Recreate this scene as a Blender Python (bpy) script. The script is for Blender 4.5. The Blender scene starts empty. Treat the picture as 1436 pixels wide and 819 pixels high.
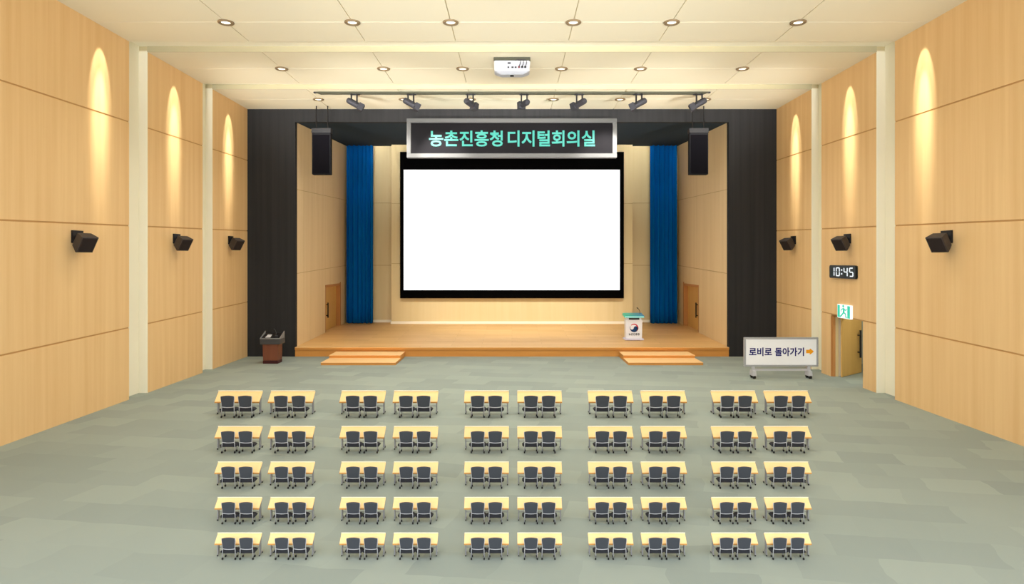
import bpy, bmesh, math, random
from mathutils import Vector, Matrix
random.seed(7)
S = bpy.context.scene
COL = S.collection
F, EYE, CX, HY = 900.0, 5.0, 718.0, 365.0      # focal length (px of 1436), eye height, horizon
rad = math.radians

# ---------------------------------------------------------------- materials
def lin(c):
    out = []
    for v in c:
        v /= 255.0
        out.append(v / 12.92 if v <= 0.04045 else ((v + 0.055) / 1.055) ** 2.4)
    return out
def col4(c, k=1.0):
    r = lin(c)
    return (r[0] * k, r[1] * k, r[2] * k, 1)
def new_mat(name):
    m = bpy.data.materials.new(name); m.use_nodes = True
    nt = m.node_tree
    return m, nt, nt.nodes['Principled BSDF']
def mat(name, c, rough=0.6, metal=0.0, spec=0.3, k=1.0, emit=None, estr=1.0):
    m, nt, b = new_mat(name)
    b.inputs['Base Color'].default_value = col4(c, k)
    b.inputs['Roughness'].default_value = rough
    b.inputs['Metallic'].default_value = metal
    b.inputs['Specular IOR Level'].default_value = spec
    n = nt.nodes.new('ShaderNodeTexNoise'); n.inputs['Scale'].default_value = 35
    tc = nt.nodes.new('ShaderNodeTexCoord')
    nt.links.new(tc.outputs['Object'], n.inputs['Vector'])
    mr = nt.nodes.new('ShaderNodeMapRange')
    mr.inputs[3].default_value = max(0.02, rough - 0.05); mr.inputs[4].default_value = min(1, rough + 0.05)
    nt.links.new(n.outputs['Fac'], mr.inputs[0]); nt.links.new(mr.outputs[0], b.inputs['Roughness'])
    if emit:
        b.inputs['Emission Color'].default_value = col4(emit); b.inputs['Emission Strength'].default_value = estr
    return m
def grain_mat(name, ca, cb, scale=(7, 7, 0.35), rough=0.55, k=1.0, spec=0.2, big=0.6):
    """wood or woven cloth: noise stretched along one axis between two tones, plus board-wide drift"""
    m, nt, b = new_mat(name)
    N, L = nt.nodes, nt.links
    tc = N.new('ShaderNodeTexCoord'); mp = N.new('ShaderNodeMapping')
    mp.inputs['Scale'].default_value = scale
    L.new(tc.outputs['Object'], mp.inputs['Vector'])
    n1 = N.new('ShaderNodeTexNoise'); n1.inputs['Scale'].default_value = 1.0; n1.inputs['Detail'].default_value = 6
    n1.inputs['Roughness'].default_value = 0.65
    L.new(mp.outputs[0], n1.inputs['Vector'])
    n2 = N.new('ShaderNodeTexNoise'); n2.inputs['Scale'].default_value = big; n2.inputs['Detail'].default_value = 2
    L.new(mp.outputs[0], n2.inputs['Vector'])
    ad = N.new('ShaderNodeMath'); ad.operation = 'ADD'
    L.new(n1.outputs['Fac'], ad.inputs[0]); L.new(n2.outputs['Fac'], ad.inputs[1])
    mr = N.new('ShaderNodeMapRange'); mr.inputs[1].default_value = 0.65; mr.inputs[2].default_value = 1.35
    L.new(ad.outputs[0], mr.inputs[0])
    mx = N.new('ShaderNodeMix'); mx.data_type = 'RGBA'
    mx.inputs[6].default_value = col4(ca, k); mx.inputs[7].default_value = col4(cb, k)
    L.new(mr.outputs[0], mx.inputs[0]); L.new(mx.outputs[2], b.inputs['Base Color'])
    b.inputs['Roughness'].default_value = rough; b.inputs['Specular IOR Level'].default_value = spec
    return m
def carpet_mat():
    m, nt, b = new_mat('carpet_tiles'); N, L = nt.nodes, nt.links
    tc = N.new('ShaderNodeTexCoord'); mp = N.new('ShaderNodeMapping')
    mp.inputs['Rotation'].default_value = (0, 0, rad(12)); mp.inputs['Scale'].default_value = (0.8, 1.0, 1)
    L.new(tc.outputs['Object'], mp.inputs['Vector'])
    ds = N.new('ShaderNodeTexNoise'); ds.inputs['Scale'].default_value = 0.9
    L.new(mp.outputs[0], ds.inputs['Vector'])
    am = N.new('ShaderNodeVectorMath'); am.operation = 'MULTIPLY_ADD'
    am.inputs[1].default_value = (0.35, 0.35, 0); L.new(ds.outputs['Color'], am.inputs[0]); L.new(mp.outputs[0], am.inputs[2])
    br = N.new('ShaderNodeTexBrick'); br.inputs['Scale'].default_value = 1.0
    br.inputs['Mortar Size'].default_value = 0.0; br.inputs['Brick Width'].default_value = 1.1; br.inputs['Row Height'].default_value = 0.9
    br.inputs['Color1'].default_value = (0, 0, 0, 1); br.inputs['Color2'].default_value = (1, 1, 1, 1)
    L.new(am.outputs[0], br.inputs['Vector'])
    fb = N.new('ShaderNodeTexNoise'); fb.inputs['Scale'].default_value = 0.22; fb.inputs['Detail'].default_value = 3
    L.new(tc.outputs['Object'], fb.inputs['Vector'])
    mx = N.new('ShaderNodeMix'); mx.data_type = 'RGBA'
    mx.inputs[6].default_value = col4((149, 161, 155), 0.82); mx.inputs[7].default_value = col4((171, 182, 172), 0.82)
    ad = N.new('ShaderNodeMath'); ad.operation = 'ADD'; L.new(br.outputs['Color'], ad.inputs[0]); L.new(fb.outputs['Fac'], ad.inputs[1])
    ml = N.new('ShaderNodeMath'); ml.operation = 'MULTIPLY'; ml.inputs[1].default_value = 0.62; L.new(ad.outputs[0], ml.inputs[0])
    L.new(ml.outputs[0], mx.inputs[0])
    L.new(mx.outputs[2], b.inputs['Base Color'])
    b.inputs['Roughness'].default_value = 0.9; b.inputs['Specular IOR Level'].default_value = 0.1
    return m
def ceiling_mat():
    m, nt, b = new_mat('cream_ceiling_paint'); N, L = nt.nodes, nt.links
    n = N.new('ShaderNodeTexNoise'); n.inputs['Scale'].default_value = 0.3
    tc = N.new('ShaderNodeTexCoord'); L.new(tc.outputs['Object'], n.inputs['Vector'])
    mx = N.new('ShaderNodeMix'); mx.data_type = 'RGBA'
    mx.inputs[6].default_value = col4((242, 234, 208), 0.94); mx.inputs[7].default_value = col4((246, 239, 216), 0.94)
    L.new(n.outputs['Fac'], mx.inputs[0]); L.new(mx.outputs[2], b.inputs['Base Color'])
    b.inputs['Roughness'].default_value = 0.8; b.inputs['Specular IOR Level'].default_value = 0.1
    return m
def plank_mat():
    m, nt, b = new_mat('stage_planks'); N, L = nt.nodes, nt.links
    tc = N.new('ShaderNodeTexCoord'); br = N.new('ShaderNodeTexBrick')
    br.inputs['Scale'].default_value = 1.0; br.inputs['Brick Width'].default_value = 3.2; br.inputs['Row Height'].default_value = 0.55
    br.inputs['Mortar Size'].default_value = 0.006
    br.inputs['Color1'].default_value = col4((228, 182, 116), 0.97); br.inputs['Color2'].default_value = col4((238, 194, 130), 0.97)
    br.inputs['Mortar'].default_value = col4((205, 158, 96), 0.9)
    L.new(tc.outputs['Object'], br.inputs['Vector'])
    mp = N.new('ShaderNodeMapping'); mp.inputs['Scale'].default_value = (0.5, 5, 1); L.new(tc.outputs['Object'], mp.inputs['Vector'])
    n = N.new('ShaderNodeTexNoise'); n.inputs['Scale'].default_value = 1.2; n.inputs['Detail'].default_value = 5; L.new(mp.outputs[0], n.inputs['Vector'])
    mr = N.new('ShaderNodeMapRange'); mr.inputs[3].default_value = 0.9; mr.inputs[4].default_value = 1.06; L.new(n.outputs['Fac'], mr.inputs[0])
    mu = N.new('ShaderNodeMix'); mu.data_type = 'RGBA'; mu.blend_type = 'MULTIPLY'; mu.inputs[0].default_value = 1
    L.new(br.outputs['Color'], mu.inputs[6]); L.new(mr.outputs[0], mu.inputs[7]); L.new(mu.outputs[2], b.inputs['Base Color'])
    b.inputs['Roughness'].default_value = 0.45; b.inputs['Specular IOR Level'].default_value = 0.25
    return m
def teal_top_mat():
    m, nt, b = new_mat('podium_teal_top'); N, L = nt.nodes, nt.links
    tc = N.new('ShaderNodeTexCoord'); sx = N.new('ShaderNodeSeparateXYZ'); L.new(tc.outputs['Generated'], sx.inputs[0])
    r = N.new('ShaderNodeValToRGB'); r.color_ramp.elements[0].color = col4((52, 205, 165)); r.color_ramp.elements[1].color = col4((62, 140, 195))
    L.new(sx.outputs['X'], r.inputs[0]); L.new(r.outputs[0], b.inputs['Base Color']); b.inputs['Roughness'].default_value = 0.3
    return m

M = {}
M['wood'] = grain_mat('maple_wall_panel', (231, 190, 134), (243, 207, 152), (5, 5, 0.16), k=0.98)
M['groove'] = mat('panel_groove', (200, 154, 98), 0.8)
M['cream'] = mat('cream_plaster', (246, 242, 222), 0.8, spec=0.1)
M['ceil'] = ceiling_mat()
M['reveal'] = mat('reveal_edge', (186, 178, 146), 0.8, spec=0.1)
M['seam'] = mat('ceiling_joint', (200, 188, 152), 0.8, spec=0.1)
M['carpet'] = carpet_mat()
M['black_wall'] = grain_mat('black_proscenium_panel', (46, 46, 47), (55, 55, 56), (6, 6, 0.12), rough=0.85, spec=0.05)
M['soffit'] = mat('dark_blue_soffit', (44, 54, 62), 0.9, spec=0.05)
M['stage_side'] = grain_mat('tan_stage_panel', (222, 196, 148), (232, 207, 160), (5, 5, 0.16), k=1.0)
M['stage_back'] = grain_mat('cream_stage_panel', (238, 216, 162), (244, 224, 174), (5, 5, 0.14), k=0.88)
M['groove_pale'] = mat('pale_panel_groove', (190, 162, 112), 0.8)
M['white_trim'] = mat('white_baseboard', (252, 246, 226), 0.5)
M['planks'] = plank_mat()
M['fascia'] = grain_mat('stage_fascia_oak', (205, 142, 70), (216, 154, 80), (0.4, 5, 5))
M['nosing'] = grain_mat('pale_oak_nosing', (240, 198, 138), (246, 208, 150), (0.4, 5, 5))
M['step_top'] = grain_mat('step_tread_oak', (244, 200, 140), (250, 210, 152), (0.4, 5, 5))
M['curtain'] = grain_mat('blue_velvet', (0, 96, 172), (2, 106, 186), (9, 9, 0.3), rough=0.9, spec=0.05)
M['door'] = grain_mat('golden_door_veneer', (214, 168, 92), (224, 180, 106), (4, 4, 0.2), k=0.95)
M['jamb'] = grain_mat('brown_door_jamb', (186, 130, 72), (196, 140, 82), (4, 4, 0.3))
M['jamb_pale'] = mat('pale_door_edge', (232, 214, 160), 0.6)
M['corridor'] = mat('grey_corridor_paint', (196, 196, 184), 0.8)
M['black'] = mat('black_plastic', (22, 20, 21), 0.55)
M['speaker'] = mat('dark_speaker_case', (64, 58, 56), 0.6)
M['grille'] = mat('speaker_grille', (42, 33, 32), 0.8)
M['array_face'] = mat('line_speaker_grille', (17, 16, 20), 0.9, spec=.02)
M['array_case'] = mat('line_speaker_case', (36, 36, 39), 0.8, spec=.05)
M['bracket_grey'] = mat('speaker_bracket_grey', (56, 56, 58), 0.7, spec=.1)
M['grey_metal'] = mat('grey_spot_housing', (58, 58, 65), 0.55, 0.1)
M['track'] = mat('olive_grey_rail', (72, 72, 58), 0.7)
M['white'] = mat('white_plastic', (206, 207, 210), 0.5)
M['off_white'] = mat('projector_grey', (172, 175, 184), 0.5)
M['port_red'] = mat('red_plug', (120, 56, 64), 0.5)
M['cable'] = mat('grey_cable', (58, 54, 56), 0.6)
M['screen_border'] = mat('matt_black_border', (5, 5, 5), 0.9, spec=0.02)
M['screen'] = mat('projected_white', (255, 255, 255), 0.8, emit=(255, 255, 255), estr=1.1, k=0.3)
M['sign_frame'] = mat('brushed_grey_frame', (88, 88, 87), 0.5, 0.0)
M['sign_face'] = mat('dark_sign_face', (26, 25, 27), 0.8, spec=.03)
M['neon'] = mat('teal_sign_letters', (90, 225, 205), 0.5, emit=(80, 216, 194), estr=0.72, k=0.08)
M['lens'] = mat('lamp_lens', (255, 250, 230), 0.5, emit=(255, 250, 226), estr=1.5)
M['trim_ring'] = mat('bronze_lamp_ring', (138, 118, 90), 0.5, 0.1)
M['desk_top'] = grain_mat('pale_maple_laminate', (255, 215, 150), (255, 221, 160), (0.5, 6, 6), k=1.0)
M['desk_edge'] = mat('orange_desk_edge', (214, 156, 84), 0.6)
M['desk_highlight'] = mat('cream_desk_highlight', (255, 246, 218), 0.5)  # pale tone stands for the highlight along the far desk edge
M['silver'] = mat('silver_tube', (196, 198, 204), 0.4, 0.15)
M['steel'] = mat('grey_tube', (150, 152, 157), 0.45, 0.1)
M['fabric'] = mat('charcoal_mesh_fabric', (72, 76, 82), 0.9, spec=0.1)
M['seat_pad'] = mat('black_seat_fabric', (46, 47, 52), 0.8, spec=0.2)
M['caster'] = mat('black_caster', (14, 14, 14), 0.6)
M['board'] = mat('white_board', (247, 250, 255), 0.4)
M['board_frame'] = mat('aluminium_frame', (176, 180, 186), 0.35, 0.4)
M['navy'] = mat('navy_letters', (28, 26, 110), 0.6)
M['orange'] = mat('orange_arrow', (250, 168, 24), 0.6)
M['podium'] = mat('white_podium', (240, 244, 255), 0.4)
M['podium_base'] = mat('lavender_base', (214, 214, 236), 0.5)
M['teal_top'] = teal_top_mat()
M['cyan_edge'] = mat('pale_cyan_edge', (160, 240, 244), 0.3)
M['dark_strip'] = mat('dark_strip', (58, 62, 62), 0.6)
M['emb_blue'] = mat('emblem_blue', (16, 58, 112), 0.6)
M['emb_red'] = mat('emblem_red', (206, 44, 72), 0.6)
M['ink'] = mat('black_ink', (40, 40, 48), 0.6)
M['mahogany'] = grain_mat('red_brown_veneer', (112, 66, 48), (124, 76, 54), (3, 3, 0.4), rough=0.45)
M['maroon'] = mat('dark_maroon_plinth', (66, 26, 26), 0.5)
M['char'] = mat('charcoal_lectern_tray', (66, 66, 68), 0.5)
M['rim'] = mat('grey_lectern_rim', (130, 130, 130), 0.5)
M['clock_face'] = mat('clock_black_teal', (8, 24, 28), 0.4)
M['digit'] = mat('white_led', (240, 246, 250), 0.5, emit=(240, 248, 252), estr=0.95, k=0.1)
M['ghost'] = mat('unlit_led', (26, 52, 52), 0.6)
M['exit_white'] = mat('lit_white_panel', (255, 255, 255), 0.5, emit=(255, 255, 255), estr=0.75, k=0.4)
M['exit_green'] = mat('lit_green', (50, 212, 180), 0.5, emit=(50, 214, 182), estr=0.6, k=0.4)

# ---------------------------------------------------------------- mesh helper
class MB:
    def __init__(s): s.bm = bmesh.new(); s.mi = 0
    def face(s, vs):
        try:
            f = s.bm.faces.new(vs); f.material_index = s.mi; return f
        except ValueError: return None
    def hexa(s, p):            # 8 points: bottom ring 0-3, top ring 4-7
        v = [s.bm.verts.new(q) for q in p]
        for a in ((3, 2, 1, 0), (4, 5, 6, 7), (0, 1, 5, 4), (1, 2, 6, 5), (2, 3, 7, 6), (3, 0, 4, 7)):
            s.face([v[i] for i in a])
    def box(s, x0, x1, y0, y1, z0, z1):
        s.hexa([(x0, y0, z0), (x1, y0, z0), (x1, y1, z0), (x0, y1, z0), (x0, y0, z1), (x1, y0, z1), (x1, y1, z1), (x0, y1, z1)])
    def rings(s, rs, closed=True, caps=True):
        R = [[s.bm.verts.new(p) for p in r] for r in rs]
        n = len(R[0])
        for a, b in zip(R, R[1:]):
            for i in range(n if closed else n - 1):
                j = (i + 1) % n
                s.face([a[i], a[j], b[j], b[i]])
        if caps and closed:
            s.face(list(reversed(R[0]))); s.face(R[-1])
    def prism(s, poly, y0, y1):     # polygon in x,z drawn out along y
        s.rings([[(x, y0, z) for x, z in poly], [(x, y1, z) for x, z in poly]])
    def prism_z(s, poly, z0, z1):
        s.rings([[(x, y, z0) for x, y in poly], [(x, y, z1) for x, y in poly]])
    def tube(s, pts, r, n=8):
        pts = [Vector(p) for p in pts]; rs = []
        for i, p in enumerate(pts):
            if i == 0: d = pts[1] - p
            elif i == len(pts) - 1: d = p - pts[i - 1]
            else: d = (pts[i + 1] - p).normalized() + (p - pts[i - 1]).normalized()
            d.normalize()
            a = Vector((0, 0, 1)) if abs(d.z) < 0.9 else Vector((0, 1, 0))
            u = d.cross(a).normalized(); w = d.cross(u).normalized()
            rr = r[i] if isinstance(r, (list, tuple)) else r
            rs.append([p + (u * math.cos(t) + w * math.sin(t)) * rr for t in [2 * math.pi * k / n for k in range(n)]])
        s.rings(rs)
    def lathe(s, prof, c=(0, 0, 0), axis=(0, 0, 1), n=24):   # prof: (radius, height)
        ax = Vector(axis).normalized(); a = Vector((1, 0, 0)) if abs(ax.x) < 0.9 else Vector((0, 1, 0))
        u = ax.cross(a).normalized(); w = ax.cross(u); c = Vector(c)
        s.rings([[c + ax * h + (u * math.cos(t) + w * math.sin(t)) * max(r, 1e-4) for t in [2 * math.pi * k / n for k in range(n)]] for r, h in prof])
    def xform(s, mx): s.bm.transform(mx)
    def build(s, name, mats, parent=None, smooth=False, bevel=0, origin=None):
        bm = s.bm
        bmesh.ops.recalc_face_normals(bm, faces=bm.faces)
        if bevel:
            bmesh.ops.bevel(bm, geom=[e for e in bm.edges if len(e.link_faces) == 2 and e.calc_face_angle(0) > 0.6], offset=bevel, segments=2, affect='EDGES', clamp_overlap=True)
        if origin is not None: bm.transform(Matrix.Translation(-Vector(origin)))
        me = bpy.data.meshes.new(name); bm.to_mesh(me); bm.free()
        for m in (mats if isinstance(mats, (list, tuple)) else [mats]): me.materials.append(M[m])
        if smooth:
            for p in me.polygons: p.use_smooth = True
        o = bpy.data.objects.new(name, me); COL.objects.link(o)
        if origin is not None: o.location = origin
        if parent is not None: o.parent = parent
        return o
def tag(o, label, cat, group=None):
    o['label'] = label; o['category'] = cat
    if group: o['group'] = group
    return o
def struct(o, label=None):
    o['kind'] = 'structure'
    if label: o['label'] = label
    return o
def thing(name, label, cat, loc, rz=0, group=None):
    o = bpy.data.objects.new(name, None); COL.objects.link(o)
    o.location = loc; o.rotation_euler = (0, 0, rz); o.empty_display_size = 0.2
    return tag(o, label, cat, group)
def copy_tree(o, parent=None):
    c = o.copy(); COL.objects.link(c)
    if parent is not None: c.parent = parent
    for ch in KIDS.get(o.name, []): copy_tree(ch, c)
    return c
KIDS = {}
def index_kids():
    KIDS.clear()
    for o in bpy.data.objects:
        if o.parent: KIDS.setdefault(o.parent.name, []).append(o)
def text_mesh(name, body, w, h, material, parent, loc, rot, depth=0.02, bold=0.0, shear=0):
    cu = bpy.data.curves.new(name, 'FONT'); cu.body = body; cu.size = 1.0
    cu.offset = bold; cu.extrude = 0.001; cu.resolution_u = 3
    t = bpy.data.objects.new('tmp', cu); COL.objects.link(t)
    dg = bpy.context.evaluated_depsgraph_get(); dg.update()
    me = bpy.data.meshes.new_from_object(t.evaluated_get(dg))
    bpy.data.objects.remove(t)
    xs = [v.co.x for v in me.vertices]; ys = [v.co.y for v in me.vertices]
    x0, x1, y0, y1 = min(xs), max(xs), min(ys), max(ys)
    for v in me.vertices:
        v.co.x = ((v.co.x - x0) / (x1 - x0) - 0.5) * w; v.co.y = ((v.co.y - y0) / (y1 - y0) - 0.5) * h
        v.co.z = depth if v.co.z > 0 else 0.0
    me.name = name; me.materials.clear(); me.materials.append(M[material])
    o = bpy.data.objects.new(name, me); COL.objects.link(o); o.parent = parent; o.location = loc; o.rotation_euler = rot
    return o

# ---------------------------------------------------------------- the hall
XW, XS = 13.74, 14.06           # face of the wood panels, face of the plaster behind them
ZC, ZS = 12.85, 13.06           # face of the ceiling panels, plaster above them
YB = 7.5                        # where the modelled hall begins (camera stands at y = 0)
Y0, Y1 = 33.33, 43.7            # proscenium, back of the stage
BAYS = [(YB, 23.03), (24.2, 28.5), (29.44, Y0)]
def seams_hall(y): return [2.44 + .0245 * (y - 17.2), 6.08 + .0278 * (y - 17.2), 9.84 + .0217 * (y - 17.2)]
def panel_wall(mb, side, xi, xo, y0, y1, bot, top, seams, gap=0.05, depth=0.02, holes=(), cap=0):
    """stacked boards with recessed joints between them; boards material 0, joints material 1"""
    cuts = sorted({y0, y1, *[h[0] for h in holes], *[h[1] for h in holes]})
    if cap:
        mb.mi = 2; xs = sorted((side * (xi - .004), side * xo)); mb.box(xs[0], xs[1], y0 - cap, y0, bot(y0), top(y0))
    for a, b in zip(cuts, cuts[1:]):
        hole = next((h for h in holes if h[0] <= a and b <= h[1]), None)
        la = [bot(a)] + [z for z in seams(a)] + [top(a)]; lb = [bot(b)] + [z for z in seams(b)] + [top(b)]
        def hx(x0, x1, za, zb, wa, wb):
            mb.hexa([(side * x0, a, za), (side * x1, a, za), (side * x1, b, zb), (side * x0, b, zb), (side * x0, a, wa), (side * x1, a, wa), (side * x1, b, wb), (side * x0, b, wb)])
        for i in range(len(la) - 1):
            za, zb = la[i] + (gap / 2 if i else 0), lb[i] + (gap / 2 if i else 0)
            wa, wb = la[i + 1] - (gap / 2 if i < len(la) - 2 else 0), lb[i + 1] - (gap / 2 if i < len(la) - 2 else 0)
            if hole and i == 0:
                if hole[2] is None: continue
                za, zb = hole[2], hole[2]
            mb.mi = 0; hx(xi, xi + depth, za, zb, wa, wb)
        mb.mi = 1
        za, zb = (la[0], lb[0])
        if hole: za, zb = (la[1] - gap / 2, lb[1] - gap / 2) if hole[2] is None else (hole[2], hole[2])
        hx(xi + depth, xo, za, zb, la[-1], lb[-1])
z0f = lambda y: 0.0
zcf = lambda y: ZC
DOOR_Y = (25.13, 27.66)         # doorway in the right wall
DOOR_Z = 2.59

mb = MB(); mb.box(-XS - .3, 18.6, YB - 3, Y0 + 0.2, -0.3, 0)
struct(mb.build('floor', 'carpet'), 'grey green carpet tile floor of the hall')
for side, nm in ((-1, 'left'), (1, 'right')):
    mb = MB()
    if side < 0: mb.box(-XS - .25, -XS, YB, Y0 + .3, 0, ZS)
    else:
        mb.box(XS, XS + .25, YB, DOOR_Y[0], 0, ZS); mb.box(XS, XS + .25, DOOR_Y[1], Y0 + .3, 0, ZS)
        mb.box(XS, XS + .25, DOOR_Y[0], DOOR_Y[1], DOOR_Z, ZS)
    w = struct(mb.build('wall_' + nm, 'cream'), 'cream plaster %s wall clad in maple panels' % nm)
    for i, (a, b) in enumerate(BAYS):
        mb = MB()
        panel_wall(mb, side, XW, XS - .001, a, b, z0f, zcf, seams_hall, cap=.03 if i else 0, holes=[(DOOR_Y[0], DOOR_Y[1], None)] if side > 0 and i == 1 else ())
        mb.build('wood_panel', ['wood', 'groove', 'cream'], w)
# ceiling: plaster shell, three lowered panels with joints through the lamp positions
XL = (2.02, 5.26, 9.43); YL = (21.15, 26.26, 31.26)
mb = MB(); mb.box(-XS - .25, XS + .25, YB, Y0 + .3, ZS, ZS + .25)
ceil = struct(mb.build('ceiling', 'cream'), 'cream ceiling in three panels split by reveals')
for i, (a, b) in enumerate(BAYS):
    mb = MB(); g = .016
    xs = [-XS] + sorted([-x for x in XL] + list(XL)) + [XS]
    ys = [a] + [y for y in ([14.0] if i == 0 else []) + [YL[i]]] + [b]
    mb.mi = 1; mb.box(-XS + .001, XS - .001, a, b, ZC + .05, ZS - .001)
    mb.mi = 0
    for xa, xb in zip(xs, xs[1:]):
        for ya, yb in zip(ys, ys[1:]):
            mb.box(xa + (g if xa > -XS else .001), xb - (g if xb < XS else .001), ya + (g if ya > a else 0), yb - (g if yb < b else 0), ZC, ZC + .05)
    if i: mb.mi = 2; mb.box(-XW, XW, a - .03, a - .001, ZC - .004, ZS - .001)
    mb.build('ceiling_panel', ['ceil', 'seam', 'reveal'], ceil)

# proscenium
SX = 11.26                      # stage opening half width
ZH = EYE + 7.185                # underside of the header
mb = MB()
mb.box(-XS, -SX, Y0, Y0 + .3, 0, ZS); mb.box(SX, XS, Y0, Y0 + .3, 0, ZS); mb.box(-SX, SX, Y0, Y0 + .3, ZH, ZS)
struct(mb.build('wall_front', 'black_wall'), 'black proscenium wall framing the stage')
# stage shell
deck = lambda y: 0.48 + .0285 * (y - Y0)
sof = lambda y: ZH + .0564 * (y - Y0)
def ssm(y): return [4.3 + .0347 * (y - Y0), 8.7 + .0366 * (y - Y0)]
SD = (38.7, 42.0); SDZ = 5 - (399 - 365) * 42.0 / 900
SYB = Y1 + .3
for side, nm in ((-1, 'left'), (1, 'right')):
    mb = MB()
    panel_wall(mb, side, SX, SX + .3, Y0 + .3, SYB, deck, sof, ssm, gap=.03, depth=.02, holes=[(SD[0], SD[1], 3.42)])
    struct(mb.build('wall_stage_' + nm, ['stage_side', 'groove_pale']), 'tan panelled %s side wall of the stage' % nm)
    # recessed stage door
    d = MB(); e = .0
    ya_, yb_, xa_, xb_ = SD[0] + .12, SD[1] - .02, side * (SX + .24), side * (SX + .30)
    d.hexa([(xa_, ya_, deck(ya_) + .005), (xb_, ya_, deck(ya_) + .005), (xb_, yb_, deck(yb_) + .005), (xa_, yb_, deck(yb_) + .005), (xa_, ya_, 3.36), (xb_, ya_, 3.36), (xb_, yb_, 3.36), (xa_, yb_, 3.36)])
    dn = 'door_%d' % (2 if side < 0 else 3)
    dr = struct(d.build(dn, 'door'), 'golden wood door in the %s side wall of the stage' % nm)
    d = MB()
    d.box(side * (SX - .02), side * (SX + .32), SD[1] - .02, SD[1] + .16, deck(SD[1]), 3.58)
    d.box(side * (SX - .02), side * (SX + .32), SD[0], SD[1] - .02, 3.36, 3.50)
    d.box(side * (SX + .0), side * (SX + .32), SD[0], SD[0] + .12, deck(SD[0]), 3.36)
    d.build('door_frame', 'jamb', dr)
    d = MB(); xa_, xb_ = side * (SX + .001), side * (SX + .34); ya_, yb_ = SD
    d.hexa([(xa_, ya_, deck(ya_) - .2), (xb_, ya_, deck(ya_) - .2), (xb_, yb_, deck(yb_) - .2), (xa_, yb_, deck(yb_) - .2), (xa_, ya_, deck(ya_)), (xb_, ya_, deck(ya_)), (xb_, yb_, deck(yb_)), (xa_, yb_, deck(yb_))])
    d.build('door_sill', 'planks', dr)
    h = MB(); yh = SD[0] + 1.0
    h.tube([(side * (SX + .12), yh, 1.45), (side * (SX + .12), yh, 2.38)], .04)
    for z in (1.58, 2.25): h.tube([(side * (SX + .12), yh, z), (side * (SX + .25), yh, z)], .025)
    h.build('door_handle', 'black', dr)
mb = MB(); mb.hexa([(-SX - .3, Y0 + .3, sof(Y0 + .3)), (SX + .3, Y0 + .3, sof(Y0 + .3)), (SX + .3, SYB, sof(SYB)), (-SX - .3, SYB, sof(SYB)),
    (-SX - .3, Y0 + .3, ZS + .6), (SX + .3, Y0 + .3, ZS + .6), (SX + .3, SYB, ZS + .6), (-SX - .3, SYB, ZS + .6)])
struct(mb.build('ceiling_stage', 'soffit'), 'dark blue grey sloping ceiling over the stage')
# back wall: outer field, projecting centre field, white skirting
PX, YP = 8.06, 42.9
mb = MB()
def back_boards(x0, x1, yf, yb, zs, gap=.03):
    zs = [deck(yf)] + zs + [sof(yf)]
    for i in range(len(zs) - 1):
        mb.mi = 0; mb.box(x0, x1, yf, yf + .06, zs[i] + (gap / 2 if i else 0), zs[i + 1] - (gap / 2 if i < len(zs) - 2 else 0))
    mb.mi = 1; mb.box(x0, x1, yf + .06, yb, zs[0], zs[-1])
back_boards(-SX, -PX - .001, Y1, SYB, [4.66, 8.9]); back_boards(PX + .001, SX, Y1, SYB, [4.66, 8.9])
back_boards(-PX, PX, YP, SYB, [4.78, 8.8])
wb = struct(mb.build('wall_back', ['stage_back', 'groove_pale']), 'cream panelled back wall of the stage')
mb = MB()
mb.box(-SX, -PX, Y1 - .05, Y1, deck(Y1), deck(Y1) + .17); mb.box(PX, SX, Y1 - .05, Y1, deck(Y1), deck(Y1) + .17)
mb.box(-PX - .05, PX + .05, YP - .05, YP, deck(YP), deck(YP) + .17)
for s in (-1, 1): mb.box(s * PX, s * (PX + .05), YP, Y1 - .05, deck(YP) + .005, deck(YP) + .17)
struct(mb.build('baseboard_back', 'white_trim'), 'white skirting along the stage back wall')
# stage platform
st = thing('stage', 'low maple plank stage platform with orange oak front', 'stage', (0, Y0, 0))
mb = MB(); R = .0
mb.hexa([(-SX, 0.0, 0.36), (SX, 0.0, 0.36), (SX, SYB - Y0, .36), (-SX, SYB - Y0, .36), (-SX, .0, .48), (SX, .0, .48), (SX, SYB - Y0, deck(SYB)), (-SX, SYB - Y0, deck(SYB))])
mb.build('deck', 'planks', st)
mb = MB(); mb.box(-SX, SX, -.005, .2, 0, .36); mb.build('front_panel', 'fascia', st)
mb = MB(); mb.box(-SX, SX, -.06, .0, .36, .47); mb.build('edge_board', 'fascia', st)
mb = MB(); mb.box(-SX, SX, -.06, -.001, .47, .484); mb.build('nosing', 'nosing', st)
for sx, lab in ((-1, 'two oak steps up to the stage, left of the screen'), (1, 'two oak steps up to the stage, below the white podium')):
    xc = sx * 7.33; W = 1.78
    t = thing('stage_steps', lab, 'steps', (xc, Y0, 0), 0, 'steps up to the stage')
    for yf, yb, z0, z1 in ((-2.75, -1.35, 0, .13), (-1.35, -.07, 0, .27)):
        mb = MB(); mb.box(-W, W, yf, yb, z0, z1 - .02); mb.build('riser', 'fascia', t)
        mb = MB(); mb.box(-W, W, yf - .02, yb, z1 - .02, z1); mb.build('tread', 'step_top', t)

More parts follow.
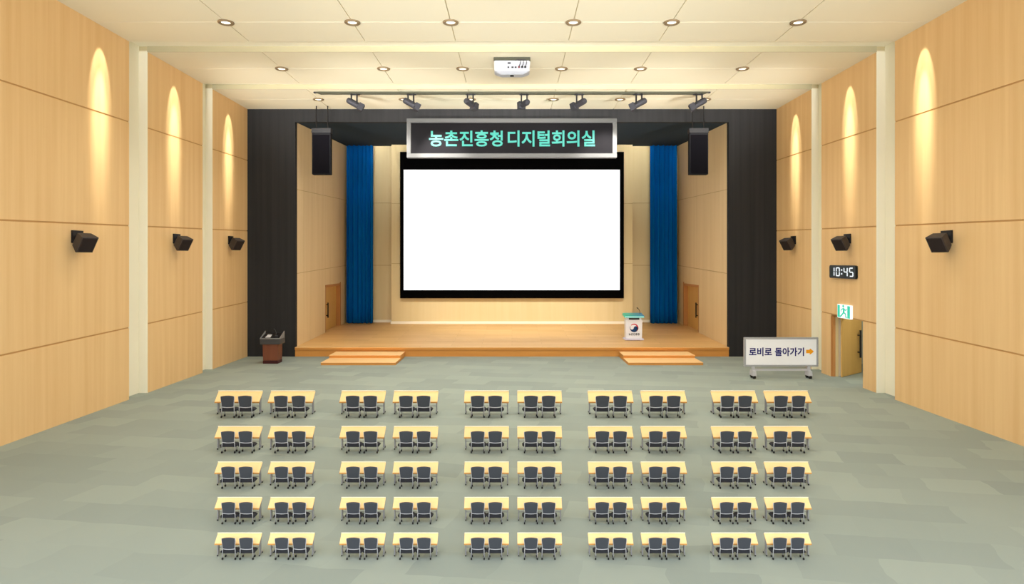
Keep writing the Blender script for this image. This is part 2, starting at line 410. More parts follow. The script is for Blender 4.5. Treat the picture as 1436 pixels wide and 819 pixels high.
# doorway in the right hall wall: frame, opened leaf, corridor beyond
mb = MB()
mb.box(XW + .06, XW + .16, DOOR_Y[1] - .08, DOOR_Y[1] - .001, 0, DOOR_Z - .02)
d1 = struct(mb.build('door_1', 'jamb'), 'open golden door below the running man exit sign')
mb = MB(); mb.box(XW, XW + .15, DOOR_Y[1] - .02, DOOR_Y[1] - .002, 0, DOOR_Z - .0); mb.build('door_frame', 'jamb', d1)
mb = MB(); mb.box(XW + .16, XW + .3, DOOR_Y[1] - .06, DOOR_Y[1] - .003, 0, DOOR_Z - .02); mb.build('door_stop', 'jamb_pale', d1)
ang = math.atan2(1.3, 1.62); LEAF = 1.9
mb = MB(); mb.box(0, LEAF, -.05, .0, .02, DOOR_Z + .02); lf = mb.build('door_leaf', 'door', d1)
lf.location = (XW + .30, 27.4, 0); lf.rotation_euler = (0, 0, ang)
mb = MB(); xh = LEAF - .4
mb.tube([(xh, -.17, .72), (xh, -.17, 1.92)], .045)
for z in (.95, 1.7): mb.tube([(xh, -.17, z), (xh, -.04, z)], .025)
hd = mb.build('door_handle', 'black', lf)
mb = MB()
mb.box(17.9, 18.1, 22.5, 31.2, 0, 4.4); mb.box(XS + .26, 17.9, 31, 31.2, 0, 4.4); mb.box(XS + .26, 17.9, 22.5, 22.7, 0, 4.4); mb.box(XS + .26, 18.1, 22.5, 31.2, 4.4, 4.6)
struct(mb.build('wall_corridor', 'corridor'), 'grey corridor walls beyond the open doorway')

# ---------------------------------------------------------------- curtains, screen, sign
def curtain(x0, x1, label):
    t = thing('stage_curtain', label, 'curtain', ((x0 + x1) / 2, 43.05, deck(43.1)), 0, 'stage curtains')
    w = (x1 - x0) / 2; n = 90; H = sof(42.85) - deck(43.1) - .02
    mb = MB(); rows = []
    for k in range(13):
        f = k / 12; z = .03 + (H - .03) * f; r = []
        for i in range(n + 1):
            u = i / n; a = .13 * (1 - .25 * f)
            y = a * math.sin(u * 2 * math.pi * 6.0 + .5 * math.sin(u * 9)) + .04 * math.sin(u * 31 + f * 1.5)
            zz = z if k else z - .05 * abs(math.sin(u * math.pi * 6))  + .03
            r.append((-w + 2 * w * u, y, zz))
        rows.append(r)
    front = rows; ring = []
    for r in front:
        ring.append(r + [(x, y + .04, z) for x, y, z in reversed(r)])
    mb.rings(ring)
    mb.build('drape', 'curtain', t, smooth=True)
    mb = MB(); mb.box(-w, w, -.06, .1, H - .02, H + .0); mb.build('curtain_rail', 'black', t)
    return t
Yc = 43.05
curtain((485.8 - CX) * Yc / F, (523 - CX) * Yc / F, 'long blue velvet stage curtain left of the screen')
curtain((912 - CX) * Yc / F, (949.8 - CX) * Yc / F, 'long blue velvet stage curtain right of the screen')

YSC = 42.55; k = YSC / F
t = thing('projection_screen', 'large white lit screen in a black border on the stage back wall', 'screen', (0, YSC, EYE - 53.3 * k))
W, H = 157 * k, (418.3 - 213) * k
mb = MB(); b = 5 * k; bt = 25 * k; bb = 11.5 * k
mb.box(-W, -W + b, -.0, .2, 0, H); mb.box(W - b - .03, W, 0, .2, 0, H); mb.box(-W + b, W - b - .03, 0, .2, 0, bb); mb.box(-W + b, W - b - .03, 0, .2, H - bt, H)
mb.box(-W + b, W - b, .06, .2, bb, H - bt); mb.box(-W + .6, W - .6, .2, .35, .6, H - .6)
mb.build('border', 'screen_border', t)
mb = MB(); mb.box(-W + b, W - b - .03, .03, .06, bb, H - bt); mb.build('screen_surface', 'screen', t)

YG = 32.6; k = YG / F
t = thing('hanging_sign', 'dark lit sign with teal Korean letters in a grey frame above the screen', 'sign', ((717.7 - CX) * k, YG, EYE + (365 - 221) * k))
W, H, fr = 147.5 * k, 55 * k, 6 * k
mb = MB(); mb.box(-W, W, 0, .3, 0, fr); mb.box(-W, W, 0, .3, H - fr, H); mb.box(-W, -W + fr, 0, .3, fr, H - fr); mb.box(W - fr, W, 0, .3, fr, H - fr)
mb.build('frame', 'sign_frame', t, bevel=.015)
mb = MB(); mb.box(-W + fr, W - fr, .06, .28, fr, H - fr); mb.build('face_panel', 'sign_face', t)
mb = MB()
for s in (-1, 1): mb.box(s * 3.5 - .05, s * 3.5 + .05, .3, Y0 - YG, H * .55, H * .75)
mb.build('wall_bracket', 'grey_metal', t)
for wd, a_, b_ in (('농촌진흥청', 601.5, 705), ('디지털회의실', 712, 834.5)):
    text_mesh('lettering', wd, (b_ - a_) * k, 22.5 * k, 'neon', t, (((a_ + b_) / 2 - 717.7) * k, .06, (221 - 194) * k), (rad(90), 0, 0), .03, .02)

# ---------------------------------------------------------------- ceiling lights
ROWN = ('row nearest the camera', 'middle row beside the projector', 'row nearest the stage')
POSN = ('leftmost', 'second from left', 'third from left', 'third from right', 'second from right', 'rightmost')
def lamp(name, kind, loc, energy, color=(1, .97, .92), **kw):
    l = bpy.data.lights.new(name, kind); l.energy = energy; l.color = color
    for a, v in kw.items(): setattr(l, a, v)
    o = bpy.data.objects.new(name, l); COL.objects.link(o); o.location = loc
    return o
def aim(o, target):
    o.rotation_euler = (Vector(target) - o.location).to_track_quat('-Z', 'Y').to_euler()
proto = None
DOWN_E = 480
for r, y in enumerate(YL):
    for c, x in enumerate(sorted([-v for v in XL] + list(XL))):
        lab = 'round recessed ceiling downlight, %s in the %s' % (POSN[c], ROWN[r])
        if proto is None:
            proto = thing('ceiling_downlight', lab, 'ceiling light', (x, y, ZC), 0, 'recessed ceiling downlights')
            mb = MB(); mb.lathe([(.15, 0), (.26, 0), (.26, -.03), (.235, -.05), (.19, -.05), (.145, -.012)], n=32); mb.build('trim_ring', 'trim_ring', proto, smooth=True)
            mb = MB(); mb.lathe([(.15, -.004), (.15, -.014), (.1, -.03), (.0, -.034)], n=24); mb.build('lens', 'lens', proto, smooth=True)
            index_kids(); o = proto
        else:
            o = copy_tree(proto); o.location = (x, y, ZC); o['label'] = lab
        lamp('downlight_lamp', 'SPOT', (x, y, ZC - .06), DOWN_E, spot_size=rad(125), spot_blend=.9, shadow_soft_size=.15)
# wall washers: narrow beams raking down the wood panels
def falloff(l, strength, mode='Constant'):
    l.use_nodes = True; nt = l.node_tree; em = next(n for n in nt.nodes if n.type == 'EMISSION')
    fo = nt.nodes.new('ShaderNodeLightFalloff'); fo.inputs['Strength'].default_value = strength
    nt.links.new(fo.outputs[mode], em.inputs['Strength'])
for side in (-1, 1):
    for y in (21.4, 26.1, 31.1):
        a = .6
        for tau, th, e, bl in ((22.0, 17.7, 100, .5), (13.5, 10.0, 200, 1.0)):
            o = lamp('wall_washer_lamp', 'SPOT', (side * (XW - a), y, ZC - .02), e, color=(1, .97, .84), spot_size=rad(2 * th), spot_blend=bl, shadow_soft_size=.03)
            aim(o, (side * (XW - a + math.tan(rad(tau))), y, ZC - 1.02)); falloff(o.data, 1.0)

# ---------------------------------------------------------------- projector
Yp = 24.9; k = Yp / F
t = thing('ceiling_projector', 'white projector with cables on a grey ceiling plate', 'projector', (0, Yp, ZC))
mb = MB(); mb.box(-.71, .71, -.12, .5, -.12, 0); mb.build('ceiling_plate', 'track', t, bevel=.01)
mb = MB()
def rrect(w, y0, y1, z, ch=.05): return [(-w + ch, y0, z), (w - ch, y0, z), (w, y0 + ch, z), (w, y1 - ch, z), (w - ch, y1, z), (-w + ch, y1, z), (-w, y1 - ch, z), (-w, y0 + ch, z)]
mb.rings([rrect(.69, -.1, .48, -.13), rrect(.7, -.12, .5, -.16), rrect(.69, -.12, .5, -.5), rrect(.67, -.1, .48, -.53)])
mb.build('body', 'white', t)
mb = MB(); mb.rings([rrect(.66, -.09, .46, -.53), rrect(.6, -.05, .44, -.58), rrect(.45, .02, .4, -.64)]); mb.build('underside', 'off_white', t)
mb = MB(); mb.lathe([(.08, -.68), (.08, -.65), (.05, -.63)], c=(0, .12, 0)); mb.build('foot', 'black', t)
mb = MB(); mb.box(-.24, .62, -.13, -.11, -.46, -.19); mb.build('port_panel', 'off_white', t)
mb = MB()
for x, z, w in ((-.11, -.24, .06), (-.14, -.4, .03), (.02, -.4, .04), (.14, -.4, .035)): mb.box(x - w, x + w, -.145, -.12, z - .025, z + .025)
mb.build('socket', 'black', t)
mb = MB(); mb.box(-.6, -.28, -.125, -.11, -.272, -.262); mb.build('latch_groove', 'off_white', t)
for i, x in enumerate((.27, .39, .51)):
    mb = MB(); mb.lathe([(.015, -.36), (.035, -.37), (.04, -.42), (.02, -.43)], c=(x, -.16, 0)); plug = mb.build('plug', 'port_red' if i == 0 else 'black', t)
    mb = MB(); mb.tube([(x, -.16, -.37), (x + .04, -.19, -.3), (x + .06, -.18, -.2), (x + .03, -.16, -.13), (x - .05, -.15, -.1), (x - .14, -.13, -.14)], .013); mb.build('cable', 'cable', plug)

# ---------------------------------------------------------------- stage spot rail
Yt = 29.95
t = thing('lighting_rail', 'long grey ceiling rail carrying seven spotlights', 'lighting rail', (0, Yt, ZC))
mb = MB(); mb.prism([(-9.22, 0), (9.22, 0), (8.95, -.1), (-8.95, -.1)], -.09, .09); mb.build('rail', 'track', t)
mb = MB()
for s in (-1, 1): mb.box(s * 9.2 - .05, s * 9.2 + .05, -.06, .06, -.05, 0)
mb.build('end_cap', 'grey_metal', t)
SPOTS = [(498, (.86, .15, -.46)), (577, (.86, .2, -.46)), (660, (.5, .75, -.22)), (735, (-.4, .85, -.04)), (812, (-.62, .6, -.25)), (895, (-.86, .2, -.42)), (979, (-.84, .15, -.46))]
NTH = ('leftmost', 'second from left', 'third from left', 'middle', 'third from right', 'second from right', 'rightmost')
for i, (px, d) in enumerate(SPOTS):
    x = (px - CX) * Yt / F; sg = 1 if d[0] > 0 else -1
    d = Vector(d).normalized()
    t = thing('track_spotlight', 'grey cylindrical stage spotlight, %s of seven on the ceiling rail' % NTH[i], 'spotlight', (x, Yt, ZC - .10), 0, 'stage spotlights on the ceiling rail')
    c = Vector((0, -.02, -.46))
    mb = MB(); mb.box(-.22, .22, -.05, .05, -.04, 0); mb.build('mounting_block', 'grey_metal', t)
    for ax in (-.13, .13):
        mb = MB(); mb.box(ax - .035, ax + .035, -.2, -.165, -.5 if ax * sg > 0 else -.3, -.02)
        mb.box(ax - .035, ax + .035, -.2, .03, -.045, -.02)
        mb.build('yoke_arm', 'black', t)
    mb = MB(); mb.lathe([(.06, -.42), (.12, -.38), (.145, -.3), (.145, .18), (.12, .2)], c=c, axis=d, n=20); bd = mb.build('lamp_body', 'grey_metal', t, smooth=False)
    mb = MB()
    up = Vector((0, 0, 1)); u = d.cross(up).normalized(); w = u.cross(d).normalized()
    def ring(h, r): return [c + d * h + u * (a * r) + w * (b2 * r) for a, b2 in ((-1, -1), (1, -1), (1, 1), (-1, 1))]
    mb.rings([ring(.16, .13), ring(.18, .165), ring(.42, .165), ring(.40, .12), ring(.24, .11)]); mb.build('snoot', 'grey_metal', t)
    mb = MB(); mb.lathe([(.1, .25), (.1, .27), (.03, .285)], c=c, axis=d, n=16); mb.build('lens', 'lens', bd)
    tx = x * .55 + sg * 2.0
    l = lamp('stage_spot_lamp', 'SPOT', Vector((x, Yt, ZC - .1)) + c + d * .45, 150 if i in (2, 3, 4) else 2300, color=(1, .96, .9), spot_size=rad(54), spot_blend=.8, shadow_soft_size=.1)
    aim(l, (tx, 43, 2.2))

# ---------------------------------------------------------------- hanging line speakers
for sx, px, lab in ((-1, 450.3, 'tall dark loudspeaker hanging from two rods left of the stage'), (1, 980.3, 'tall dark loudspeaker hanging from two rods right of the stage')):
    Yh = 32.5; k = Yh / F
    t = thing('hanging_loudspeaker', lab, 'loudspeaker', ((px - CX) * k, Yh, EYE + (365 - 244.5) * k), 0, 'loudspeakers hanging beside the stage')
    W = 13 * k; H = 61 * k
    mb = MB(); mb.box(-W, W, .0, .34, 0, H - .1); mb.build('cabinet', 'array_case', t, bevel=.015)
    mb = MB(); mb.prism([(-W + .05, .05), (W - .05, .05), (W - .05, H - .2), (-W + .05, H - .2)], -.025, .02); mb.build('grille', 'array_face', t)
    mb = MB(); mb.box(-W - .02, W + .02, -.02, .36, H - .1, H + .14); mb.build('top_bracket', 'bracket_grey', t, bevel=.01)
    for s in (-1, 1):
        mb = MB(); mb.tube([(s * .29, .17, H + .1), (s * .29, .17, ZC - t.location.z)], .028); mb.build('suspension_rod', 'black', t)

# ---------------------------------------------------------------- wall speakers
WS = [(20.25, 5.78, 'nearest the camera'), (26.25, 5.92, 'in the middle panel'), (31.3, 6.02, 'nearest the stage')]
for side, sn in ((-1, 'left'), (1, 'right')):
    for y, z, w in WS:
        t = thing('wall_speaker', 'small black angled wall speaker on the %s wall, %s' % (sn, w), 'wall speaker', (side * XW, y, z), 0, 'angled wall speakers')
        mb = MB(); mb.box(0, -side * .05, -.26, .26, -.24, .16); mb.build('wall_plate', 'black', t, bevel=.008)
        mb = MB(); mb.tube([(-side * .04, 0, -.03), (-side * .16, -.02, -.06), (-side * .24, -.08, -.1)], .05); mb.build('bracket_arm', 'grey_metal', t)
        # box local: front faces -y
        R = Matrix.Translation((-side * .36, -.18, -.2)) @ Matrix.Rotation(-side * rad(66), 4, 'Z') @ Matrix.Rotation(rad(34), 4, 'X')
        def bq(y_, a, b_): return [(-a, y_, -b_), (a, y_, -b_), (a, y_, b_), (-a, y_, b_)]
        mb = MB(); mb.rings([bq(.2, .17, .19), bq(.14, .21, .23), bq(-.17, .26, .28), bq(-.2, .25, .27)]); mb.xform(R); cb = mb.build('cabinet', 'speaker', t)
        mb = MB(); mb.rings([bq(-.2, .23, .25), bq(-.215, .215, .235)]); mb.xform(R); mb.build('grille', 'grille', t)

# ---------------------------------------------------------------- clock and exit sign on the right wall
def on_right_wall(px, py):
    y = XW * F / (px - CX); return y, EYE - (py - HY) * y / F
ya, _ = on_right_wall(1203, 381); yb, _ = on_right_wall(1166.3, 381); ym = (ya + yb) / 2
zm = EYE - (381.3 - HY) * ym / F; W = (yb - ya) / 2; H = .27
t = thing('digital_clock', 'black digital wall clock reading 10:45 above the exit sign', 'clock', (XW, ym, zm), rad(-90))
# local: x runs along the wall from far to near the camera, -y faces the room
mb = MB(); ch = .07
mb.prism([(-W + ch, -H), (W - ch, -H), (W - .02, -H + .02), (W, -H + ch), (W, H - ch), (W - .02, H - .02), (W - ch, H), (-W + ch, H), (-W + .02, H - .02), (-W, H - ch), (-W, -H + ch), (-W + .02, -H + .02)], -.1, 0); mb.build('case', 'clock_face', t)
SEG = {'a': (0, 1, 'h'), 'b': (1, .5, 'v'), 'c': (1, -.5, 'v'), 'd': (0, -1, 'h'), 'e': (-1, -.5, 'v'), 'f': (-1, .5, 'v'), 'g': (0, 0, 'h')}
DIG = {'1': 'bc', '0': 'abcdef', '4': 'fgbc', '5': 'afgcd'}
on, off = MB(), MB()
def seg(mb, cx, s, yy):
    dx, dz, o = SEG[s]; hw, hh, th = .125, .165, .026
    x, z = cx + dx * hw, dz * hh if o == 'v' else dz * hh
    if o == 'v': mb.box(x - th, x + th, yy, yy + .012, dz * hh - hh * .5 + .01, dz * hh + hh * .5 - .01) if False else mb.box(x - th, x + th, yy, yy + .012, (0.015 if dz > 0 else -hh - .0), (hh if dz > 0 else -.015))
    else: mb.box(cx - hw + .02, cx + hw - .02, yy, yy + .012, dz * hh - th * .8, dz * hh + th * .8)
for cx, dg in ((-W * .72, '1'), (-W * .30, '0'), (W * .30, '4'), (W * .72, '5')):
    for s in 'abcdefg': (seg(on, cx, s, -.114) if s in DIG[dg] else seg(off, cx, s, -.106))
for z in (-.08, .08): on.box(-.035, .035, -.114, -.1, z - .03, z + .03)
on.build('lit_digits', 'digit', t); off.build('unlit_segments', 'ghost', t)
ya, _ = on_right_wall(1196, 437); yb, _ = on_right_wall(1177, 437); ym = (ya + yb) / 2
zm = EYE - (437 - HY) * ym / F; W = (yb - ya) / 2; H = .28
t = thing('exit_sign', 'lit green and white running man exit sign above the doorway', 'exit sign', (XW, ym, zm), rad(-90))
mb = MB(); mb.box(-W, W, -.09, 0, -H, H); mb.build('light_box', 'exit_white', t, bevel=.01)
mb = MB(); mb.box(-W + .05, -W + .22, -.1, -.088, -H + .03, H - .03); mb.build('green_band', 'exit_green', t)
mb = MB(); mb.box(W - .24, W - .05, -.1, -.088, -H + .03, H - .03); mb.build('green_band', 'exit_green', t)
mb = MB()
def limb(pts, r): mb.tube([(x, -.098, z) for x, z in pts], r, 8)
mb.lathe([(.0, -.012), (.05, -.012), (.05, .012), (0, .012)], c=(-.03, -.098, .19), axis=(0, 1, 0))
limb([(-.03, .12), (.0, .04), (-.02, -.04)], [.05, .055, .05])
limb([(-.03, .11), (-.14, .06), (-.16, -.02)], .024); limb([(.0, .11), (.1, .05), (.16, .1)], .024)
limb([(-.02, -.04), (-.1, -.12), (-.2, -.2)], .032); limb([(-.0, -.04), (.1, -.08), (.1, -.18), (.16, -.2)], .032)
mb.xform(Matrix.Translation((0, -.088, 0)) @ Matrix.Diagonal((1.45, .25, 1.15, 1)) @ Matrix.Translation((0, .098, 0)))
mb.build('running_figure', 'exit_green', t, smooth=True)

# ---------------------------------------------------------------- lobby direction board
Yd = 27.2; k = Yd / F
t = thing('direction_board', 'white wheeled board with navy Korean words and an orange arrow', 'sign board', ((1095 - CX) * k, Yd, 0))
W = 52 * k; zb = EYE - (514 - HY) * k; zt = EYE - (473 - HY) * k; fr = .075
mb = MB(); mb.box(-W, W, -.06, .06, zb, zb + fr); mb.box(-W, W, -.06, .06, zt - fr, zt); mb.box(-W, -W + fr, -.06, .06, zb + fr, zt - fr); mb.box(W - fr, W, -.06, .06, zb + fr, zt - fr)
mb.build('frame', 'board_frame', t, bevel=.015)
mb = MB(); mb.box(-W + fr, W - fr, -.03, .03, zb + fr, zt - fr); mb.build('panel', 'board', t)
for wd, a_, b_ in (('로비로', 1050, 1082), ('돌아가기', 1086.3, 1127)):
    text_mesh('lettering', wd, (b_ - a_) * k, 12 * k, 'navy', t, (((a_ + b_) / 2 - 1095) * k, -.03, EYE - (493.2 - HY) * k), (rad(90), 0, 0), .006, .027)
mb = MB(); ax, az = (1135 - 1095) * k, EYE - (492.8 - HY) * k; u = k
mb.prism([(ax - 5 * u, az - 2.4 * u), (ax, az - 2.4 * u), (ax, az - 4 * u), (ax + 1 * u, az - 4 * u), (ax + 5.2 * u, az - .6 * u), (ax + 5.2 * u, az + .6 * u), (ax + 1 * u, az + 4 * u), (ax, az + 4 * u), (ax, az + 2.4 * u), (ax - 5 * u, az + 2.4 * u)], -.037, -.029)
mb.build('arrow', 'orange', t)
lx = 39 * k
mb = MB(); zr = EYE - (518.5 - HY) * k; mb.box(-lx, lx, -.03, .03, zr - .04, zr + .04); mb.build('crossbar', 'silver', t)
for s in (-1, 1):
    mb = MB(); mb.box(s * lx - .06, s * lx + .06, -.05, .05, .28, zb + .02)
    mb.prism([(s * lx - .09, .12), (s * lx + .09, .12), (s * lx + .06, .34), (s * lx - .06, .34)], -.2, .2)
    lg = mb.build('leg', 'silver', t, bevel=.01)
    for y in (-.14, .14):
        mb = MB(); mb.lathe([(.03, -.05), (.075, -.045), (.075, .045), (.03, .05)], c=(s * lx, y, .075), axis=(1, 0, 0), n=16); mb.build('caster', 'caster', lg)

# ---------------------------------------------------------------- stage podium
Yq = 35.9; k = Yq / F
t = thing('stage_podium', 'white podium with teal top and round emblem on the stage', 'podium', ((888 - CX) * k, Yq, deck(Yq + .34)))
mb = MB(); mb.box(-.53, .53, -.34, .34, 0, .09); mb.build('base', 'podium_base', t, bevel=.012)
mb = MB(); mb.hexa([(-.44, -.26, .09), (.44, -.26, .09), (.44, .26, .09), (-.44, .26, .09), (-.46, -.26, 1.14), (.46, -.26, 1.14), (.46, .26, 1.14), (-.46, .26, 1.14)]); mb.build('body', 'podium', t, bevel=.012)
mb = MB(); mb.box(-.29, .28, -.3, -.1, 1.14, 1.24); mb.build('neck', 'dark_strip', t)
mb = MB(); mb.box(-.4, .4, -.24, .24, 1.14, 1.24); mb.build('neck', 'podium', t)
mb = MB(); mb.hexa([(-.56, -.36, 1.24), (.56, -.36, 1.24), (.56, .34, 1.30), (-.56, .34, 1.30), (-.56, -.36, 1.38), (.56, -.36, 1.38), (.56, .34, 1.48), (-.56, .34, 1.48)]); mb.build('top', 'teal_top', t, bevel=.035)
mb = MB(); mb.box(-.53, .53, -.375, -.35, 1.25, 1.345); mb.build('edge_strip', 'cyan_edge', t, bevel=.01)
mb = MB(); mb.tube([(.40, .1, 1.44), (.39, .08, 1.56), (.33, .04, 1.68), (.24, -.01, 1.76)], .014); mb.tube([(.27, .0, 1.74), (.2, -.03, 1.79)], .025); mb.build('microphone', 'black', t)
ec, eR = (0.0, .68), .235
def arc(cx, cz, r, a0, a1, n=20): return [(cx + r * math.cos(rad(a0 + (a1 - a0) * i / n)), cz + r * math.sin(rad(a0 + (a1 - a0) * i / n))) for i in range(n + 1)]
em = thing  # emblem pieces lie on the podium front
mb = MB()
pl = arc(0, 0, 1, 150, 335, 40) + arc(.42, -.12, .53, -35, 165, 20) + list(reversed(arc(-.5, .02, .42, 175, 335, 14)))
mb.prism([(ec[0] + x * eR, ec[1] + z * eR) for x, z in pl], -.268, -.258); mb.build('emblem_wave', 'emb_blue', t)
mb = MB(); pl = arc(0, 0, 1, 140, -48, 40) + list(reversed(arc(-.1, -.08, .84, 128, -42, 40)))
mb.prism([(ec[0] + x * eR, ec[1] + z * eR) for x, z in pl], -.268, -.258); mb.build('emblem_crescent', 'emb_red', t)
text_mesh('lettering', '농촌진흥청', .6, .13, 'ink', t, (-.0, -.258, .33), (rad(90), 0, 0), .008, .02)

# ---------------------------------------------------------------- wooden lectern by the proscenium
Yl = 31.0; k = Yl / F
t = thing('wooden_lectern', 'red brown lectern with charcoal top tray before the black wall', 'lectern', ((379 - CX) * k, Yl + .3, 0))
mb = MB(); mb.box(-.36, .36, -.3, .3, 0, .15); mb.build('plinth', 'maroon', t, bevel=.01)
mb = MB(); mb.hexa([(-.36, -.29, .15), (.36, -.29, .15), (.36, .29, .15), (-.36, .29, .15), (-.375, -.29, .98), (.375, -.29, .98), (.375, .29, .98), (-.375, .29, .98)]); mb.build('body', 'mahogany', t, bevel=.01)
mb = MB(); mb.box(-.48, .48, -.36, .36, .94, 1.2)
mb.build('tray', 'char', t, bevel=.012)
mb = MB()
hb = lambda x0, x1, y0, y1: mb.hexa([(x0, y0, 1.2), (x1, y0, 1.2), (x1, y1, 1.2), (x0, y1, 1.2), (x0, y0, 1.23 + (y0 + .36) * .45), (x1, y0, 1.23 + (y0 + .36) * .45), (x1, y1, 1.23 + (y1 + .36) * .45), (x0, y1, 1.23 + (y1 + .36) * .45)])
hb(-.48, -.45, -.36, .3); hb(.45, .48, -.36, .3); hb(-.45, .45, -.36, -.33); mb.build('rim', 'rim', t)
mb = MB(); mb.hexa([(-.45, -.33, 1.2), (.45, -.33, 1.2), (.45, .32, 1.2), (-.45, .32, 1.2), (-.45, -.33, 1.205), (.45, -.33, 1.205), (.45, .32, 1.42), (-.45, .32, 1.42)]); mb.build('reading_board', 'black', t)
mb = MB(); mb.hexa([(-.28, -.2, 1.252), (-.04, -.2, 1.252), (-.06, .1, 1.35), (-.26, .1, 1.35), (-.28, -.2, 1.27), (-.04, -.2, 1.27), (-.06, .1, 1.367), (-.26, .1, 1.367)]); tag(mb.build('paper', 'white', None), 'white paper lying on the red brown lectern', 'paper')
pp = bpy.data.objects['paper']; pp.location = t.location
mb = MB(); mb.lathe([(.07, 1.29), (.07, 1.33), (.03, 1.34)], c=(.2, -.05, 0)); mb.tube([(.2, -.05, 1.33), (.19, -.05, 1.5), (.16, -.09, 1.62), (.11, -.14, 1.68)], .014); mb.build('microphone', 'char', t)

# ---------------------------------------------------------------- desks and chairs
ROW = ('row nearest the stage', 'second row from the stage', 'middle row', 'fourth row from the stage', 'row nearest the camera')
ORD = ('leftmost', 'second from left', 'third from left', 'fourth from left', 'fifth from left', 'fifth from right', 'fourth from right', 'third from right', 'second from right', 'rightmost')
COLX = (302.6, 377, 477, 551.2, 651, 725.4, 825, 899.6, 999, 1073.6)
for r in range(5):
    v = 221.0 + 49.75 * r; u = EYE / v; D = F        # unit u (m) spans one pixel at this distance
    Z = F * u
    dleg = F * 5.5 / (v - 5.5); df = dleg - 7
    zf = v - (v - 22.6) * (F + df) / F
    tl = rad(44); sn, cs = math.sin(tl), math.cos(tl)
    vb = v - 37.6
    Lt = ((v - zf) * F - vb * (F + df)) / (F * sn + vb * cs)
    db, zbk = df + Lt * cs, zf + Lt * sn
    dm = (df + db) / 2; hw = 31.3 * (F + df) / F
    def U(p): return (p[0] * u, p[1] * u, p[2] * u)
    # ---- desk
    def desk():
        t = thing('two_seat_desk', 'x', 'desk', (0, 0, 0), 0, 'two seat desks in five rows')
        th = 1.5
        def slab(x0, x1, a0, a1, h0, h1):   # a along the slope, h normal to it
            q = lambda x, a, h: U((x, df + a * cs - h * sn, zf + a * sn + h * cs))
            return [q(x0, a0, h0), q(x1, a0, h0), q(x1, a1, h0), q(x0, a1, h0), q(x0, a0, h1), q(x1, a0, h1), q(x1, a1, h1), q(x0, a1, h1)]
        mb = MB(); mb.hexa(slab(-hw, hw, 0, Lt, -th, 0)); mb.build('tabletop', 'desk_top', t, bevel=.12 * u)
        mb = MB(); mb.hexa([U(p) for p in ((-hw, df - .35, zf - 1.9), (hw, df - .35, zf - 1.9), (hw, df + .3, zf - 1.9), (-hw, df + .3, zf - 1.9), (-hw, df - .35, zf - .1), (hw, df - .35, zf - .1), (hw, df + .3, zf - .1), (-hw, df + .3, zf - .1))]); mb.build('front_edge', 'desk_edge', t)
        mb = MB(); mb.hexa(slab(-hw, hw, Lt - .8, Lt, 0, 1.5)); mb.build('back_highlight', 'desk_highlight', t)  # raised pale strip: far edge highlight put into shape and colour
        ztop = zf + (dleg - df) * sn / cs - th * .9
        mb = MB(); mb.tube([U((-hw + 2, dleg + 3, 11)), U((hw - 2, dleg + 3, 11))], .5 * u); mb.build('crossbar', 'steel', t)
        for s in (-1, 1):
            x = s * (hw - 1.8)
            mb = MB(); mb.hexa([U(p) for p in ((x - .75, dleg - .8, 2.5), (x + .75, dleg - .8, 2.5), (x + .75, dleg + 3.8, 2.5), (x - .75, dleg + 3.8, 2.5), (x - .75, dleg - .8, ztop - .6), (x + .75, dleg - .8, ztop - .6), (x + .75, dleg + 3.8, ztop + 2.0), (x - .75, dleg + 3.8, ztop + 2.0))])
            mb.box((x - .7) * u, (x + .7) * u, (dleg - 2.6) * u, (dleg + 11) * u, 2.2 * u, 3.2 * u)
            lg = mb.build('leg', 'steel', t)
            for dd in (-1.4, 9.6):
                mb = MB(); mb.lathe([(.4 * u, -.7 * u), (1.2 * u, -.6 * u), (1.2 * u, .6 * u), (.4 * u, .7 * u)], c=U((x, dleg + dd, 1.2)), axis=(1, 0, 0), n=12); mb.build('caster', 'caster', lg)
        return t
    # ---- chair
    def chair():
        t = thing('office_chair', 'x', 'chair', (0, 0, 0), 0, 'charcoal chairs in pairs at the desks')
        lean = lambda z: -1.6 * max(0, z - 14) / 17.0
        # backrest
        mb = MB(); rs = []
        n = 12
        for kz in range(9):
            f = kz / 8; w = 8.2 + 1.35 * f; ring = []
            for sgn in (1, -1):
                for i in range(n + 1):
                    q = (i / n * 2 - 1) * sgn
                    zz = 15.9 + 14.4 * f + (1.0 * (1 - q * q) * f) - (1 - f) * 1.0 * (1 - q * q)
                    ring.append(U((q * w, lean(zz) + (.9 * (1 - q * q)) + (-.55 if sgn > 0 else .55), zz)))
            rs.append(ring)
        mb.rings(rs); mb.build('backrest', 'fabric', t, smooth=True)
        # frame around and below the backrest
        mb = MB()
        for s in (-1, 1):
            mb.tube([U(p) for p in ((s * 9.5, lean(30.6) , 30.6), (s * 9.35, lean(27), 27), (s * 8.7, lean(21), 21), (s * 8.35, lean(17) , 17), (s * 8.8, -.1, 14), (s * 9.0, 0, 8.2))], .58 * u, 8)
        mb.tube([U((q * 8.4, .9 * (1 - q * q) - .3, 15.6 - 1.3 * (1 - q * q))) for q in [i / 8 * 2 - 1 for i in range(9)]], .6 * u, 8)
        mb.build('back_frame', 'silver', t, smooth=True)
        # seat: thick pad whose sides run out to an edge
        mb = MB(); rs = []
        for dy, sc in ((.7, .9), (1.2, .98), (2.2, 1), (7, 1.0), (9, .97), (10, .85)):
            zc = 11.0; prof = [(-9.2, 8.4), (9.2, 8.4), (11, 9.4), (12.3, 10.9), (12.3, 11.6), (11, 12.6), (9.2, 13.5), (-9.2, 13.5), (-11, 12.6), (-12.3, 11.6), (-12.3, 10.9), (-11, 9.4)]
            rs.append([U((x * (.9 + .1 * sc), dy, zc + (z - zc) * sc)) for x, z in prof])
        mb.rings(rs); mb.build('seat', 'seat_pad', t)
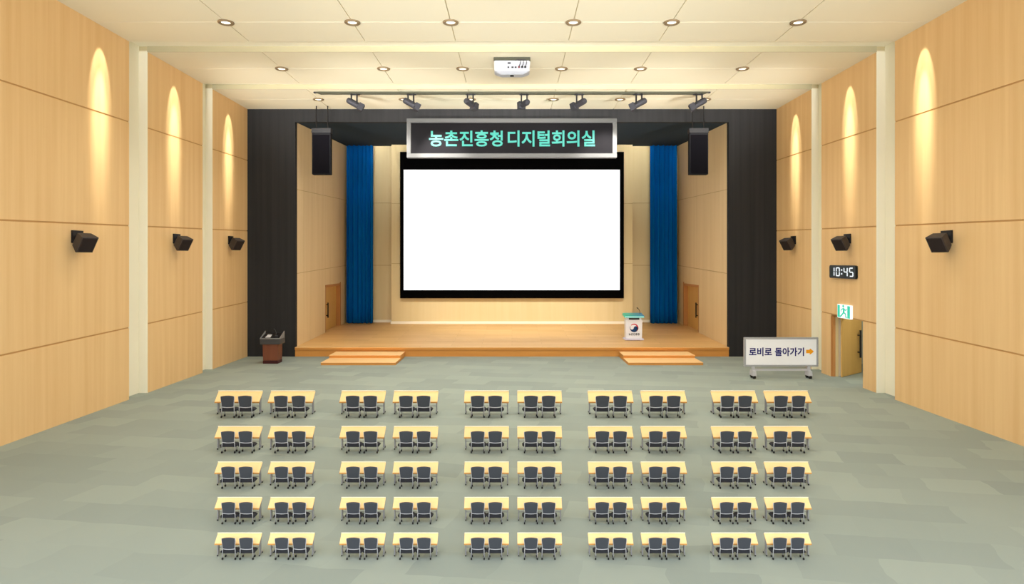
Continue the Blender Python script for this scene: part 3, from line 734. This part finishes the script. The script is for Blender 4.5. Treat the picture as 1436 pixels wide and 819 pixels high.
        for s in (-1, 1):
            for d0, z1 in ((0, 8.6), (8.4, 8.7)):
                x = s * (9.0 if d0 == 0 else 8.2)
                mb = MB(); mb.tube([U((x, d0, z1)), U((x, d0, 2.4))], [.6 * u, .5 * u], 8); lg = mb.build('leg', 'steel', t, smooth=True)
                mb = MB(); mb.lathe([(.4 * u, -.95 * u), (1.3 * u, -.85 * u), (1.55 * u, -.3 * u), (1.55 * u, .3 * u), (1.3 * u, .85 * u), (.4 * u, .95 * u)], c=U((x, d0, 1.55)), axis=(1, 0, 0), n=14); mb.build('caster', 'caster', lg, smooth=False)
        return t
    pd, pc = desk(), chair(); index_kids()
    for c, xl in enumerate(COLX):
        uc = xl + 31.35 - CX
        o = pd if c == 0 else copy_tree(pd)
        o.location = (uc * u * (1 + .9 * dm / F), Z, 0)
        o['label'] = 'pale maple two seat desk, %s in the %s' % (ORD[c], ROW[r])
        for j, off in enumerate((-12.3, 12.35)):
            q = pc if (c == 0 and j == 0) else copy_tree(pc)
            q.location = ((uc * (1 + .3 * df / F) + off) * u, Z, 0)
            q['label'] = '%s charcoal chair at the %s desk, %s' % (('left', 'right')[j], ORD[c], ROW[r])

# ---------------------------------------------------------------- light and camera
# unseen fill spots without fixtures, added to brighten the ceiling
for x, e in ((-8, 24), (0, 34), (8, 24)):
    o = lamp('ceiling_fill_spot', 'SPOT', (x, 6.0, 7.5), e, color=(1, .99, .97), spot_size=rad(66), spot_blend=1.0, shadow_soft_size=1.2)
    aim(o, (x * .8, 6 + 17.3, 7.5 + 10)); falloff(o.data, 1.0)
for sx in (-1, 1):  # more unseen fill, added near the side walls for the far ceiling
    for tx, e in ((10.0, 26), (3.6, 30)):
        o = lamp('ceiling_fill_spot', 'SPOT', (sx * 12.6, 18.0, 6.0), e, color=(1, .98, .93), spot_size=rad(34), spot_blend=1.0, shadow_soft_size=.5)
        aim(o, (sx * tx, 31.3, ZC + .3)); falloff(o.data, 1.0)
lamp('corridor_fill', 'POINT', (15.6, 25.2, 3.9), 120, color=(1, .96, .88), shadow_soft_size=.3)  # unseen fill added to brighten the open door leaf
w = bpy.data.worlds.new('world'); S.world = w; w.use_nodes = True
w.node_tree.nodes['Background'].inputs['Color'].default_value = (.97, .98, 1, 1)
w.node_tree.nodes['Background'].inputs['Strength'].default_value = 1.9

cam = bpy.data.cameras.new('camera'); co = bpy.data.objects.new('camera', cam); COL.objects.link(co)
co.location = (0, 0, EYE); co.rotation_euler = (rad(90), 0, 0)
cam.sensor_width = 36; cam.sensor_fit = 'HORIZONTAL'; cam.lens = 36 * F / 1436
cam.shift_y = -(409.5 - HY) / 1436
cam.clip_end = 200
S.camera = co
S.cycles.use_denoising = True
S.cycles.max_bounces = 8; S.cycles.diffuse_bounces = 6
vs = S.view_settings
vs.view_transform = 'Standard'; vs.look = 'None'; vs.gamma = 1; vs.use_curve_mapping = False
vs.exposure = 0.2
